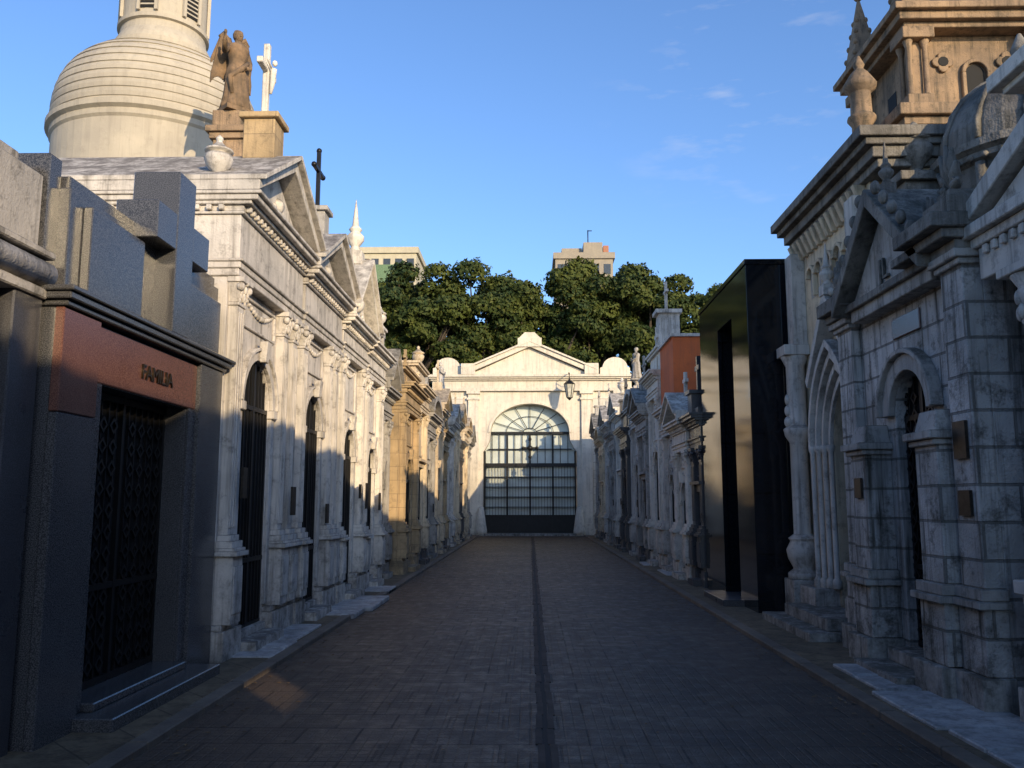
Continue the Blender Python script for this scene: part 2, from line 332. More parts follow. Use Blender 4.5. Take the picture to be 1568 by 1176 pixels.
# ------------------------------------------------------------------ statues
def figure(name,x,y,z,h,mat,yaw=0,wings=False,arm=0):
    c,s=math.cos(yaw),math.sin(yaw)
    T=lambda u,w,zz:(x+(u*c-w*s)*h,y+(u*s+w*c)*h,z+zz*h)
    b=Bld(name,T,(x,y,z)); p=b('body',mat)
    p.box(-.17,.17,-.17,.17,0,.05)
    fo=lambda t,hh: .11*math.sin(9*t+hh*6)*max(0,1-hh*1.6)+.05*math.sin(15*t-hh*9)*max(0,1-hh*1.3)+.12*abs(math.cos(t))*(1 if hh>.55 else .2)
    p.lathe(0,0,.05,[(.15,0),(.155,.03),(.14,.1),(.125,.2),(.118,.3),(.115,.4),(.105,.47),(.088,.53),(.085,.58),(.098,.65),(.11,.71),(.10,.745),(.06,.77),(.034,.785),(.032,.82)],36,fo)
    p.lathe(0,.01,.85,[(.002,0),(.03,.01),(.044,.045),(.048,.08),(.04,.115),(.002,.13)],14)
    p.lathe(0,-.012,.875,[(.035,0),(.052,.03),(.056,.07),(.042,.105),(.01,.12)],14)
    p.ball(0,.058,.91,.008,.012,6)
    for sd in(-1,1):
        if arm==0: pts=[(sd*.09,0,.78),(sd*.145,.02,.65),(sd*.09,.13,.58),(sd*.03,.15,.64)]
        elif sd>0: pts=[(.09,0,.78),(.17,.05,.68),(.21,.13,.75),(.22,.16,.82)]
        else: pts=[(-.09,0,.78),(-.14,.0,.65),(-.10,.10,.54),(-.05,.15,.50)]
        p.tube(pts,[.036,.033,.024,.016],10); p.ball(pts[-1][0],pts[-1][1],pts[-1][2]+.01,.018,.026,8)
    p.tube([(-.09,.07,.62),(0,.115,.5),(.11,.07,.40),(.09,.10,.2)],[.02,.032,.03,.02],8)
    if wings:
        q=b('wings',mat)
        for sd in(-1,1):
            for lay in range(2):
                for i in range(11):
                    a=i/10
                    root=Vector((sd*(.04+.10*a),-.09-.012*lay,.80+.14*math.sin(a*2.2)))
                    L_=(.52,.30)[lay]*(.75+.3*a); tip=root+Vector((sd*(.02+.07*a),-.05,-L_))
                    side=Vector((sd*.022,0,0)); n_=Vector((0,-.007,0))
                    mid=root.lerp(tip,.8)
                    q.hexa([root-side-n_,root+side-n_,root+side+n_,root-side+n_,mid-side-n_,mid+side-n_,mid+side+n_,mid-side+n_])
                    q.hexa([mid-side-n_,mid+side-n_,mid+side+n_,mid-side+n_,tip-side*.2-n_,tip+side*.2-n_,tip+side*.2+n_,tip-side*.2+n_])
            q.tube([(sd*.03,-.06,.74),(sd*.07,-.09,.90),(sd*.12,-.10,.96),(sd*.17,-.10,.90)],[.025,.03,.028,.015],8)
    return b
# ------------------------------------------------------------------ ground
def sheet(name,x0,x1,y0,y1,z,mat):
    me=bpy.data.meshes.new(name); me.from_pydata([(x0,y0,z),(x1,y0,z),(x1,y1,z),(x0,y1,z)],[],[(0,1,2,3)]); me.materials.append(mat)
    o=bpy.data.objects.new(name,me); scene.collection.objects.link(o); return o
def road_mat():
    m,nt,bs=nmat('paver_road'); L=nt.links.new; tc=N(nt,'ShaderNodeTexCoord').outputs['Object']
    br=N(nt,'ShaderNodeTexBrick'); L(tc,br.inputs['Vector']); br.offset=.5
    br.inputs['Scale'].default_value=1; br.inputs['Brick Width'].default_value=.40; br.inputs['Row Height'].default_value=.40
    br.inputs['Mortar Size'].default_value=.009; br.inputs['Mortar Smooth'].default_value=.4; br.inputs['Bias'].default_value=0
    br.inputs['Color1'].default_value=(.052,.037,.027,1); br.inputs['Color2'].default_value=(.090,.064,.045,1); br.inputs['Mortar'].default_value=(.018,.015,.013,1)
    b2=N(nt,'ShaderNodeTexBrick'); L(tc,b2.inputs['Vector']); b2.offset=0
    b2.inputs['Scale'].default_value=1; b2.inputs['Brick Width'].default_value=.08; b2.inputs['Row Height'].default_value=.08; b2.inputs['Mortar Size'].default_value=.008; b2.inputs['Mortar Smooth'].default_value=.8
    n1=noise(nt,tc,.7,4,.7); n2=noise(nt,tc,6,4,.7); n3=noise(nt,tc,60,1,.6)
    wear=mapr(nt,n1,.4,.65,.15,1)
    col=mixc(nt,mth(nt,'MULTIPLY',mth(nt,'MULTIPLY',b2.outputs['Fac'],.45),wear),br.outputs['Color'],(.02,.017,.014))
    col=mixc(nt,mth(nt,'MULTIPLY',mapr(nt,n1,.40,.60),.6),col,(.034,.027,.022)); col=mixc(nt,mth(nt,'MULTIPLY',mapr(nt,n2,.54,.7),.5),col,(.12,.088,.06))
    L(col,bs.inputs['Base Color']); L(mapr(nt,n2,.3,.7,.42,.75),bs.inputs['Roughness']); bs.inputs['Specular IOR Level'].default_value=.35
    h=mth(nt,'SUBTRACT',mth(nt,'MULTIPLY',n3,.4),mth(nt,'ADD',mth(nt,'MULTIPLY',br.outputs['Fac'],1.0),mth(nt,'MULTIPLY',mth(nt,'MULTIPLY',b2.outputs['Fac'],.45),wear))); h=mth(nt,'ADD',h,mth(nt,'MULTIPLY',n1,1.6))
    bp=N(nt,'ShaderNodeBump'); bp.inputs['Strength'].default_value=.8; bp.inputs['Distance'].default_value=.016; L(h,bp.inputs['Height']); L(bp.outputs[0],bs.inputs['Normal'])
    return m
road=road_mat()
pavm=stone('pavement_slabs',(.24,.18,.11),(.13,.10,.065),dirt=(.04,.03,.02),da=.7,ash=(.6,.45,.012),joint=.7,low=.3,top=.2)
marble_pav=stone('marble_slabs',(.50,.49,.48),(.34,.34,.34),dirt=(.08,.075,.07),da=.6,low=.2,rough=.6,top=.3)
sheet('ground',-400,400,-400,400,-.06,plain('earth',(.10,.09,.07),.95,0,.3,.3))
sheet('road',-3.6,4.4,-25,60,0,road)
b=Bld('pavement',lambda u,w,z:(u,w,z),(-2.9,15,0),.01)
p=b('slabs',pavm); p.box(-3.7,-2.64,-24,42.6,-.04,.05)
k=b('kerb',stone('kerb_stone',(.20,.16,.12),(.12,.095,.075),da=.5,low=.2,top=.2))
y=-24
while y<42: 
    k.box(-2.635,-2.5,y,y+.95,-.04,.055); k.box(2.62,2.76,y,y+.95,-.04,.055); y+=.962
p.box(2.765,4.5,-24,42.6,-.04,.045)
q=b('marble_slabs',marble_pav)
for (x0,x1,ya,yb) in [(-3.3,-2.62,8.9,9.9),(-3.3,-2.66,10.0,11.2),(-3.3,-2.45,12.2,13.0),(-3.3,-2.35,13.05,14.6),(-3.3,-2.5,15.4,16.3),(2.85,3.6,3.4,5.15),(2.85,3.6,5.2,6.2),(2.8,3.55,6.25,7.4),(2.9,3.6,7.5,8.6),(2.95,3.7,19,20.4),(2.85,3.5,22,23)]:
    n=2
    for i in range(n):
        a=ya+(yb-ya)*i/n; q.box(x0,x1,a+.006,a+(yb-ya)/n-.006,.0,.068+.006*i)
b=Bld('drain_channel',lambda u,w,z:(u,w,z),(.1,15,0))
k=b('channel','dark')
p=b('channel_stones',plain('channel_stone',(.05,.038,.03),.9,0,.5,3)); rr=random.Random(5)
y=-10
while y<41:
    o=rr.uniform(-.012,.012); p.box(.04+o,.085+o,y,y+.395,-.03,.006+rr.random()*.005); p.box(.122+o,.17+o,y,y+.395,-.03,.006+rr.random()*.005); y+=.40
k.box(.08,.127,-10,41,-.02,.004)
b=Bld('fallen_leaves',lambda u,w,z:(u,w,z),(0,10,0)); p=b('leaves',plain('dry_leaves',(.16,.10,.045),.9,0,.5,2))
for i in range(900):
    sd=rr.choice((-1,1)); yy=rr.uniform(2.5,38); xx=(-2.5 if sd<0 else 2.62)-sd*abs(rr.gauss(0,.22)); 
    if rr.random()<.25: xx=rr.uniform(-2.3,2.5)
    a=rr.random()*6.28; s_=rr.uniform(.012,.03); c_,d_=math.cos(a)*s_,math.sin(a)*s_; z_=.008
    p.add([(xx-c_,yy-d_,z_),(xx+d_*.5,yy-c_*.5,z_+.006),(xx+c_,yy+d_,z_+.004),(xx-d_*.5,yy+c_*.5,z_+.008)],[(0,1,2,3)])
# ------------------------------------------------------------------ LEFT: granite tomb
b=Bld('granite_mausoleum',FL(-3.2,5.6),(-3.2,7.1,0),.008); L=2.98
w=b('walls','granite'); w.prism(notched(0,L,.0,2.92,[(.63,2.47),(2.27,2.47)]),-.45,0); w.box(0,L,-2.6,-.45,0,2.92)
w.box(-.01,.5,0,.07,0,2.2); w.box(2.42,L+.01,0,.07,0,2.92); 
b('lintel','redg').box(.5,2.42,.0,.03,2.475,2.9); b('lintel','redg').box(-.008,.498,0,.068,2.205,2.915)
f=b('door_frame','granite'); f.box(.50,.63,.0,.035,.14,2.473); f.box(2.27,2.42,.0,.035,.14,2.473)
s=b('steps','granite'); s.box(.45,2.5,-.4,.35,0,.14); s.box(.63,2.27,-.44,.12,.14,.2)
c=b('cornice','granite'); c.cornice(0,L,.07,2.6,2.92,[(.04,.03),(.05,.07),(.035,.1)])
a=b('attic','granite')
a.box(.12,L+.02,-1.6,-.02,3.045,3.80); a.box(.16,L-.02,-1.6,-.05,3.80,3.90)
a.box(-.02,.13,-1.6,-.1,3.045,4.0); a.box(.3,1.15,-.02,.05,3.045,3.72); a.box(1.95,2.9,-.02,.05,3.045,3.62)
k=b('cross','granite'); k.box(1.5,1.86,-.25,.16,3.045,4.47); k.box(1.12,1.5,-.2,.155,3.76,4.08); k.box(1.86,2.24,-.2,.155,3.76,4.08)
iron_door(b,1.45,.82,.2,[(.63,2.47),(2.27,2.47)],w=-.2,style=1)
text(b,'FAMILIA',(-3.165,7.15,2.61),.17,RL,'bronze')
# nearest left tomb
b=Bld('moulded_stone_mausoleum',FL(-3.32,2.3),(-3.4,4,0),.01); L=3.25; w=b('walls','grey'); w2=b('panels','dgranite')
w.box(0,L,-2.6,0,3.15,3.82); w.box(0,L-.1,-2.5,-.12,3.82,3.95); w.box(0,L,-2.6,-.08,0,3.15)
for (u0,u1) in((0,.3),(L-.32,L)): w2.box(u0,u1,-.08,.06,0,3.0)
w2.box(.3,L-.32,-.08,-.03,0,1.6); w2.box(.35,L-.37,-.08,-.03,1.62,2.95)
m_=b('moulding','grey'); m_.tube([(-.05,.05,3.12),(L+.03,.05,3.12)],.09,14); m_.box(0,L,-.08,.09,2.95,3.02); m_.box(-.02,L+.02,-2.6,.12,3.22,3.27)
# ------------------------------------------------------------------ LEFT classical A,B,C
A=tomb('white_pediment_mausoleum','L',8.62,11.15,4.85,-3.15,'lgrey',top='ped',ph=.72,bev=.008,door=(1.06,.52,2.7,'round'),pils=[.16,1.86,2.28],pw=.2,trim='lgrey',D=2.6,ent=.9,zped=1.15,
   orn=[('urn',.12,-.2,5.0,.55),('block',1.28,.19,-.1,5.6,6.2,'tan'),('plaque',1.98,2.14,1.45,1.8)],seed=1)
k=A('crucifix','white'); cross(k,1.28,-.1,6.27,.98,.075)
for pts,rd in (([(1.28,-.04,6.60),(1.28,-.02,6.75),(1.28,-.01,6.93)],[.018,.035,.04]),([(1.28,-.03,6.92),(1.1,-.04,6.97)],[.018,.01]),([(1.28,-.03,6.92),(1.46,-.04,6.97)],[.018,.01])): k.tube(pts,rd,8)
k.ball(1.28,.0,7.0,.032,.04)
Bm=tomb('grey_pediment_mausoleum','L',11.15,13.45,4.75,-3.12,'lgrey',top='ped',ph=.62,bev=.008,door=(.92,.46,2.65,'round'),pils=[.16,1.66,2.05],pw=.2,D=3,ent=.8,zped=1.15,orn=[('block',1.3,.15,-.1,5.45,5.95,'grey')],seed=2)
k=Bm('iron_cross','iron'); cross(k,1.3,-.1,6.0,.95,.06,True)
k=Bm('statue_pedestal','brown'); k.box(1.62,2.12,-1.88,-1.38,4.7,7.3); k.box(1.57,2.17,-1.93,-1.33,7.3,7.4); k.box(1.52,2.22,-1.98,-1.28,7.4,7.5); k.box(1.60,2.14,-1.90,-1.36,7.5,7.78); k.box(1.56,2.18,-1.94,-1.32,6.2,6.3)
figure('angel_statue',-4.75,13.03,7.78,1.5,M['statue'],yaw=math.radians(225),wings=True,arm=1)
C=tomb('white_gabled_mausoleum','L',13.45,15.5,4.6,-3.1,'white',top='gable',ph=1.0,bev=.006,door=(.98,.44,2.4,'round'),D=3,pw=.2,zped=1.1,orn=[('finial',1.0,.05,5.7,1.2),('finial',.1,.05,4.65,.7),('finial',1.9,.05,4.65,.7),('plaque',1.72,1.9,1.5,1.95)],seed=4)
C2=tomb('statue_mausoleum','L',15.5,17.5,4.55,-3.1,'white',top='attic',ph=.5,bev=.006,D=3,seed=5,orn=[('block',1.0,.22,-.1,5.1,5.35),('urn',.15,0,5.15,.5),('urn',1.8,0,5.15,.5)])
figure('mourner_statue',-3.2,16.5,5.42,1.0,M['statue'],yaw=-PI/2,arm=0)
tomb('small_gable_mausoleum','L',17.5,19.0,4.0,-3.2,'grey',top='gable',ph=.7,D=3,seed=6,orn=[('plaincross',.72,0,4.8,.6)])
b=tomb('tan_stone_mausoleum','L',19.0,21.6,4.3,-2.9,'tan',top='attic',ph=.3,bev=.006,D=3,seed=7,orn=[('plaincross',1.3,-.1,4.72,.55)])
far=[('L',21.6,23.8,4.6,-2.95,'cream','attic'),('L',23.8,26.2,4.1,-3.0,'grey','seg'),('L',26.2,28.2,4.5,-2.95,'cream','ped'),('L',28.2,30.6,4.0,-3.05,'tan','attic'),
('L',30.6,32.6,4.5,-3.0,'lgrey','gable'),('L',32.6,34.8,4.7,-2.95,'cream','ped'),('L',34.8,37.0,4.1,-3.0,'dgranite','flat'),('L',37.0,39.2,4.8,-2.95,'cream','seg'),('L',39.2,41.6,4.4,-3.0,'grey','ped'),
('R',16.25,17.5,3.3,3.35,'dgranite','flat'),('R',17.5,19.2,3.3,3.3,'white','gable'),
('R',21.2,23.2,4.9,3.3,'white','attic'),('R',23.2,25.2,4.1,3.25,'grey','ped'),('R',25.2,27.4,4.5,3.3,'lgrey','seg'),('R',27.4,29.4,4.0,3.2,'dgranite','attic'),('R',29.4,31.6,4.7,3.25,'white','gable'),
('R',31.6,33.8,4.2,3.2,'grey','attic'),('R',33.8,36.2,4.7,3.25,'lgrey','ped'),('R',36.2,38.6,4.3,3.2,'cream','seg'),('R',38.6,41.4,4.8,3.25,'grey','gable')]
names={'attic':'attic_mausoleum','seg':'arched_pediment_mausoleum','ped':'pediment_mausoleum','gable':'gabled_mausoleum','flat':'flat_roof_mausoleum'}
for i,(sd,ya,yb,H,xf,mt,tp) in enumerate(far):
    L=yb-ya-.06; c=L/2; o=[]
    zt=H+{'attic':.62,'seg':L*.2+.12,'ped':L*.27+.2,'gable':L*.27+.2,'flat':.12}[tp]
    k=i%5
    if i==10: o+=[('plaincross',c,-.05,zt-.1,.55)]
    elif k==0: o+=[('urn',c,-.05,zt-.02,.6),('urn',.15,0,H+.0,.45)]
    elif k==1: o+=[('plaincross',c,-.05,zt-.1,.75)]
    elif k==2: o+=[('cross',c,0,zt+.2,.7)]
    elif k==3: o+=[('finial',c,0,zt-.05,.9),('finial',.12,.1,H,.6),('finial',L-.12,.1,H,.6)]
    else: o+=[('block',c,.2,0,zt-.1,zt+.3),('plaincross',c,0,zt+.37,.7)]
    if sd=='L' and i in(4,5): o=[('plaincross',c,0,zt-.05,.5)]
    tomb(names[tp],sd,ya,yb,H,xf,mt,top=tp,D=2.6,seed=i*7,orn=o,plinth=('dgranite' if i%3==0 else None),door=(c,min(.52,L*.24),H*.5 if i%3 else H*.55,'round' if i%3 else 'flat'))
figure('praying_statue',-3.0,28.5,5.3,1.0,M['lgrey'],yaw=-PI/2)
figure('cloaked_statue',3.3,26.3,5.35,1.05,M['grey'],yaw=PI/2)
b=tomb('orange_rendered_mausoleum','R',19.2,21.2,3.8,3.35,'lgrey',top='flat',D=3,seed=33,rich=False)
w=b('upper_wall','orange'); w.box(.02,1.92,-2.9,.1,3.92,5.35); b('coping','lgrey').box(-.03,1.97,-2.95,.16,5.35,5.42)
b=Bld('obelisk_monument',FR(3.6,22.2),(3.6,22.2,0)); p=b('shaft','lgrey'); p.box(-.4,.4,-.5,.3,5.4,5.7); p.tbox(-.28,.28,-.3,.26,5.7,6.5,-.03); p.box(-.33,.33,-.36,.32,6.5,6.6); cross(p,0,0,6.6,.8,.07)
# ------------------------------------------------------------------ DOME left
b=Bld('domed_mausoleum',lambda u,w,z:(-7.35+u,16-w,z),(-7.35,16,0)); p=b('drum','domew',0)
b('base_block','lgrey').box(-2.1,2.1,-2.1,2.1,0,6.9); b('base_block','lgrey').box(-2.25,2.25,-2.25,2.25,6.9,7.1)
p.lathe(0,0,7.1,[(1.95,0),(1.95,.1),(1.86,.12),(1.86,1.25),(1.9,1.3),(1.9,1.4),(1.97,1.45),(1.97,1.55),(1.9,1.56),(1.88,1.62)],64,None,False)
d=b('dome_shell','domew',0); prof=[(1.88,0)]
nb=9
def dr(h): 
    t=min(1,h/1.56); return .90+(1.90-.90)*(1-t**2.6)**.62
for i in range(nb):
    h0=1.56*i/nb; h1=1.56*(i+1)/nb; prof+=[(dr(h0)+.0,h0+.012),(dr((h0+h1)/2)+.012,(h0+h1)/2),(dr(h1)+.012,h1-.025),(dr(h1)-.02,h1-.02),(dr(h1)-.02,h1)]
d.lathe(0,0,8.72,prof,72,None,False)
l=b('lantern','domew',0)
l.lathe(0,0,10.24,[(.98,0),(1.0,.05),(1.0,.16),(.93,.2),(.9,.3),(.82,.45),(.80,.6),(.86,.62),(.86,.7),(.80,.72),(.79,2.2),(.9,2.3),(.95,2.4),(.6,2.9),(.1,3.1)],48,None,False)
v=b('louvres','dark',0); v2=b('louvre_slats','domew',0)
for a in [i*PI/3+.503 for i in range(6)]:
    ca,sa=math.cos(a),math.sin(a)
    def PT(r,t,z): return (r*ca-t*sa, r*sa+t*ca, z)
    for (pp,r0,r1,t,z0,z1) in [(v,.70,.812,.14,11.05,12.1)]+[(v2,.80,.826,.13,11.1+.09*i,11.13+.09*i) for i in range(11)]:
        pp.hexa([PT(r0,-t,z0),PT(r1,-t,z0),PT(r1,t,z0),PT(r0,t,z0),PT(r0,-t,z1),PT(r1,-t,z1),PT(r1,t,z1),PT(r0,t,z1)])
    for t in(-.17,.17):
        v2.hexa([PT(.78,t-.03,11.0),PT(.84,t-.03,11.0),PT(.84,t+.03,11.0),PT(.78,t+.03,11.0),PT(.78,t-.03,12.2),PT(.84,t-.03,12.2),PT(.84,t+.03,12.2),PT(.78,t+.03,12.2)])
# ------------------------------------------------------------------ RIGHT black tomb
b=Bld('black_granite_mausoleum',FR(3.25,12.62),(3.25,14.4,0),.006); L=3.56
w=b('walls','black'); w.prism(notched(0,L,.0,5.16,[(1.0,4.55),(2.05,4.55)]),-.5,0); w.box(0,L,-3,-.5,0,5.16); w.box(-.02,L+.02,-3.02,.02,5.16,5.24)
b('door_recess','dark',0).box(1.0,2.05,-.48,-.4,.1,4.55); p=b('door','black'); p.box(1.05,1.5,-.4,-.34,.15,3.2); p.box(1.55,2.0,-.4,-.34,.15,3.2); p.box(1.0,2.05,-.4,-.3,3.3,3.42)
b('steps','dgranite').box(.8,2.3,-.4,.32,0,.14)
# R2 gothic
b=Bld('gothic_mausoleum',FR(4.0,9.75),(4.0,11.2,0),.008); L=2.82
ar=arch(1.15,.48,2.35,'pointed',.95)
w=b('walls','cream'); w.prism(notched(0,L,0,5.35,ar),-.5,0); w.box(0,L,-3.2,-.5,0,5.35)
t=b('portal','lgrey')
for i in range(4):
    r=.48+.09*i; t.prism(ring(1.15,r,.06,2.35,'pointed',.95),0,.05+.06*i)
    for s_ in(-1,1): t.lathe(1.15+s_*(r+.03),.03+.05*i,.5,[(.06,0),(.06,.1),(.035,.14),(.035,1.75),(.055,1.8),(.055,1.86)],10)
t.box(.02,.62,0,.32,0,.5); t.box(1.68,2.3,0,.32,0,.5)
t.prism([(.3,3.25),(.36,3.15),(1.15,4.15),(1.94,3.15),(2.0,3.25),(1.15,4.32)],0,.22); finial(t,1.15,.15,4.25,.7)
for j in range(6):
    for s_ in(-1,1): t.ball(1.15+s_*(.12+.13*j),.14,4.28-.165*j,.05,.06,6)
iron_door(b,1.15,.48,.25,ar,w=-.15)
c=b('corner_shafts','lgrey')
for u in(.18,2.6):
    c.box(u-.22,u+.22,0,.38,0,.55); c.lathe(u,.16,.55,[(.22,0),(.22,.08),(.14,.14),(.21,.28),(.23,.4),(.17,.52),(.2,.56),(.12,.62),(.12,1.9),(.18,2.0),(.2,2.1),(.13,2.15),(.13,3.0),(.2,3.15)],14); c.box(u-.2,u+.2,0,.36,3.7,3.85)
    c.box(u-.14,u+.14,0,.2,3.85,5.2)
    for j in range(3): c.ball(u,.28,2.75+.0+.16*j,.07-.01*j,.09,8)
e=b('eaves','black_moss'); e.box(-.45,L+.05,-.8,.08,5.35,5.45); e.box(-.5,L+.08,-.8,.15,5.45,5.58); e.box(-.55,L+.12,-.8,.24,5.58,5.66); e.box(-.6,L+.16,-.8,.32,5.66,5.78)
for i in range(14): u=.1+i*.195; b('corbels','cream').tbox(u,u+.09,0,.06,5.1,5.35,0,.1)
for i in range(5):
    uc=.65+i*.36; b('blind_arcade','cream').prism(ring(uc,.12,.05,4.75,'round'),0,.07); b('blind_arcade','cream').box(uc-.17,uc-.13,0,.07,4.45,4.75); b('arcade_recess','grey').prism([(uc-.11,4.46)]+arch(uc,.115,4.75)+[(uc+.11,4.46)],-.0,.006)
w.box(-.4,.0,-3.2,-.35,3.7,5.35); b('roof','slate').prism([(-.5,5.35),(L,5.35),(L,5.9),(L/2-.2,6.15),(-.5,5.9)],-3.2,-.8)
b('steps','grey').box(.3,2.3,.33,.85,0,.14); b('steps','grey').box(.45,2.1,.0,.6,.14,.28)
# R3 rusticated
b=Bld('rusticated_stone_mausoleum',FR(3.62,6.75),(3.6,8.2,0),.008); L=2.97
ar=arch(1.38,.40,2.45)
w=b('walls','rust'); w.prism(notched(0,L,0,3.65,ar),-.45,0); w.box(0,L,-3,-.45,0,3.65)
t=b('trim','grey'); t.prism(ring(1.38,.40,.16,2.45),0,.07); t.prism(ring(1.38,.56,.05,2.45),0,.12)
pr=b('piers','rust')
for (u0,u1,wp) in((0,.36,.16),(2.55,L,.1),(.42,.82,.26),(1.94,2.34,.26)):
    zt=3.6 if wp<.2 else 2.18
    pr.box(u0,u1,0,wp,.95,zt); t.box(u0-.04,u1+.04,0,wp+.05,.86,.95); t.box(u0-.07,u1+.07,0,wp+.09,.8,.86); pr.box(u0-.02,u1+.02,0,wp+.03,.3,.8); t.box(u0-.06,u1+.06,0,wp+.1,0,.3)
    t.box(u0-.03,u1+.03,0,wp+.04,zt-.1,zt-.05); t.box(u0-.06,u1+.06,0,wp+.08,zt-.05,zt+.02)
    if wp>.2: t.tbox(u0,u1,0,wp,zt+.02,zt+.2,-.04)
e=b('cornice','black_moss'); 
e.box(-.04,L+.04,-3.02,.22,3.62,3.7); e.box(-.08,.9,-3.05,.34,3.7,3.78); e.box(-.12,.6,-3.08,.44,3.78,3.9); e.box(2.3,L+.08,-3.05,.3,3.7,3.85)
g=b('gable','grey'); g.prism([(.5,3.5),(2.35,3.5),(2.35,3.62),(1.42,4.42),(.5,3.62)],-1.5,.17)
for p0 in((.38,3.58),(2.46,3.58)): e.prism([p0,(1.42,4.48),(1.42,4.66),(p0[0],p0[1]+.15)],-1.5,.34)
for j in range(5):
    for s_ in(-1,1): e.ball(1.42+s_*(.2+.17*j),.3,4.6-.155*j,.05,.07,6)
e.box(-.1,.35,-.5,.28,3.9,4.05)
e.box(2.35,2.85,-1.0,-.5,3.65,5.1); e.box(2.28,2.92,-1.07,-.43,5.1,5.2)
f=b('finials','black_moss'); urn(f,2.6,-.75,5.2,.7); finial(f,1.42,.1,4.6,.55)
palmette(f,.14,.1,4.05,.5); palmette(f,.72,.0,3.9,.42); palmette(f,2.72,.1,3.85,.45)
b('name_panel','redg').box(1.1,1.7,.0,.02,3.2,3.4)
text(b,'JL',(3.43,8.15,3.75),.3,RR,'black_moss')
q=b('plaques','plaque',0); q.box(.08,.28,.165,.19,1.95,2.25); q.box(.08,.26,.165,.19,1.5,1.7); q.box(2.03,2.2,.265,.29,1.65,1.85); 
iron_door(b,1.38,.40,.25,ar,w=-.10,style=1)
b('steps','grey').box(.9,1.9,0,.5,0,.12); b('steps','grey').box(.95,1.82,-.4,.2,.12,.24)
d=b('cupola','black_moss',0); cu,cw=2.15,-1.75
d.lathe(cu,cw,3.65,[(.95,0),(.95,.5),(.85,.55),(.85,1.40),(.92,1.44),(.92,1.5),(.98,1.54),(.98,1.62),(.88,1.66)],32,None,False)
dp=[(.88,0),(.86,.2),(.78,.42),(.64,.62),(.44,.78),(.22,.87),(.13,.9),(.13,1.0),(.18,1.04),(.08,1.12),(.1,1.2),(.02,1.38)]
d.lathe(cu,cw,5.31,dp,32,None,False)
for i in range(12):
    a=2*PI*i/12; d.tube([(cu+(r+.01)*math.cos(a),cw+(r+.01)*math.sin(a),5.31+h) for r,h in dp[:6]],.035,6)
    d.tube([(cu+.87*math.cos(a),cw+.87*math.sin(a),4.25),(cu+.87*math.cos(a),cw+.87*math.sin(a),5.05)],.06,8)
    for j in range(3): aa=a+(j+.5)*2*PI/36; d.ball(cu+.93*math.cos(aa),cw+.93*math.sin(aa),5.1,.035,.035,6)
# R4 nearest right
b=Bld('corinthian_mausoleum',FR(3.98,3.6),(3.9,5.2,0),.008); L=3.05
ar=arch(1.5,.45,2.4); w=b('walls','lgrey'); w.prism(notched(0,L,0,3.4,ar),-.4,0); w.box(0,L,-3,-.4,0,3.4)
iron_door(b,1.5,.45,.25,ar)
c=b('columns','lgrey')
for u in(.35,2.6):
    c.box(u-.25,u+.25,0,.5,0,.3); c.box(u-.2,u+.2,0,.44,.3,.95); c.box(u-.24,u+.24,0,.48,.95,1.05)
    c.lathe(u,.24,1.05,[(.2,0),(.2,.05),(.15,.08),(.18,.14),(.14,.18),(.14,1.0),(.125,1.85),(.14,1.87),(.12,1.9),(.13,2.0),(.16,2.1),(.14,2.12),(.2,2.22)],18)
    for lay in range(2):
        for i in range(8): a=2*PI*(i+lay*.5)/8; c.ball(u+.145*math.cos(a),.24+.145*math.sin(a),2.99+.11*lay,.03,.06,8)
    c.box(u-.2,u+.2,0,.45,3.27,3.34)
e=b('entablature','lgrey'); e.box(-.02,L+.02,-3,.42,3.34,3.6); e.box(-.06,L+.06,-3.02,.46,3.6,3.68); e.box(-.1,L+.1,-3.04,.52,3.68,3.78)
for i in range(24): e.box(.02+i*.125,.08+i*.125,.42,.455,3.52,3.595)
for p0 in((-.1,3.78),(L+.1,3.78)): e.prism([p0,(1.5,4.42),(1.5,4.6),(p0[0],p0[1]+.16)],-.3,.50)
e.prism([(0,3.78),(L,3.78),(1.5,4.38)],-.28,.4)
at=b('attic','white'); at.box(-.2,L+.1,-3,-.35,3.78,5.0); at.box(-.2,L+.3,-3.1,-.23,5.0,5.1); at.box(-.3,L+.45,-3.2,-.12,5.1,5.16); at.box(-.35,L+.55,-3.2,-.04,5.16,5.3)
at.box(L-.6,L-.05,-.35,-.32,4.1,4.8)
# R5 brown tower
X0=7.75
b=Bld('brown_stone_tower',lambda u,w,z:(X0+u,15.2-w,z),(X0,15.2,0),.01); p=b('body','cream'); t=b('stonework','brown')
p.box(-1.3,1.3,-1.3,1.3,0,7.75)
for (z,h,pp) in((7.75,.12,.08),(7.87,.14,.18),(8.01,.2,.28)): t.box(-1.3-pp,1.3+pp,-1.3-pp,1.3+pp,z,z+h)
t.box(-1.0,1.0,-1.0,1.0,8.21,9.7)
for sx in(-1,1):
    for sy in(-1,1):
        cx,cy=sx*1.08,sy*1.08
        t.box(cx-.22,cx+.22,cy-.22,cy+.22,8.21,8.5); t.box(cx-.1,cx+.1,cy-.1,cy+.1,8.5,9.5); t.box(cx-.27,cx+.27,cy-.27,cy+.27,9.5,9.7)
        for o in (-.14,.14):
            for o2 in(-.14,.14): t.lathe(cx+o,cy+o2,8.5,[(.08,0),(.05,.05),(.045,.85),(.09,1.0)],10)
        t.box(cx-.24,cx+.24,cy-.24,cy+.24,10.06,10.35); t.pyr(cx-.24,cx+.24,cy-.24,cy+.24,10.35,11.7,.08); t.ball(cx,cy,11.75,.09)
        for j in range(4):
            zz_=10.45+.25*j; rr_=.22*(1-.2*j)
            for s1 in(-1,1):
                for s2 in(-1,1): t.ball(cx+s1*rr_,cy+s2*rr_,zz_,.05,.06,6)
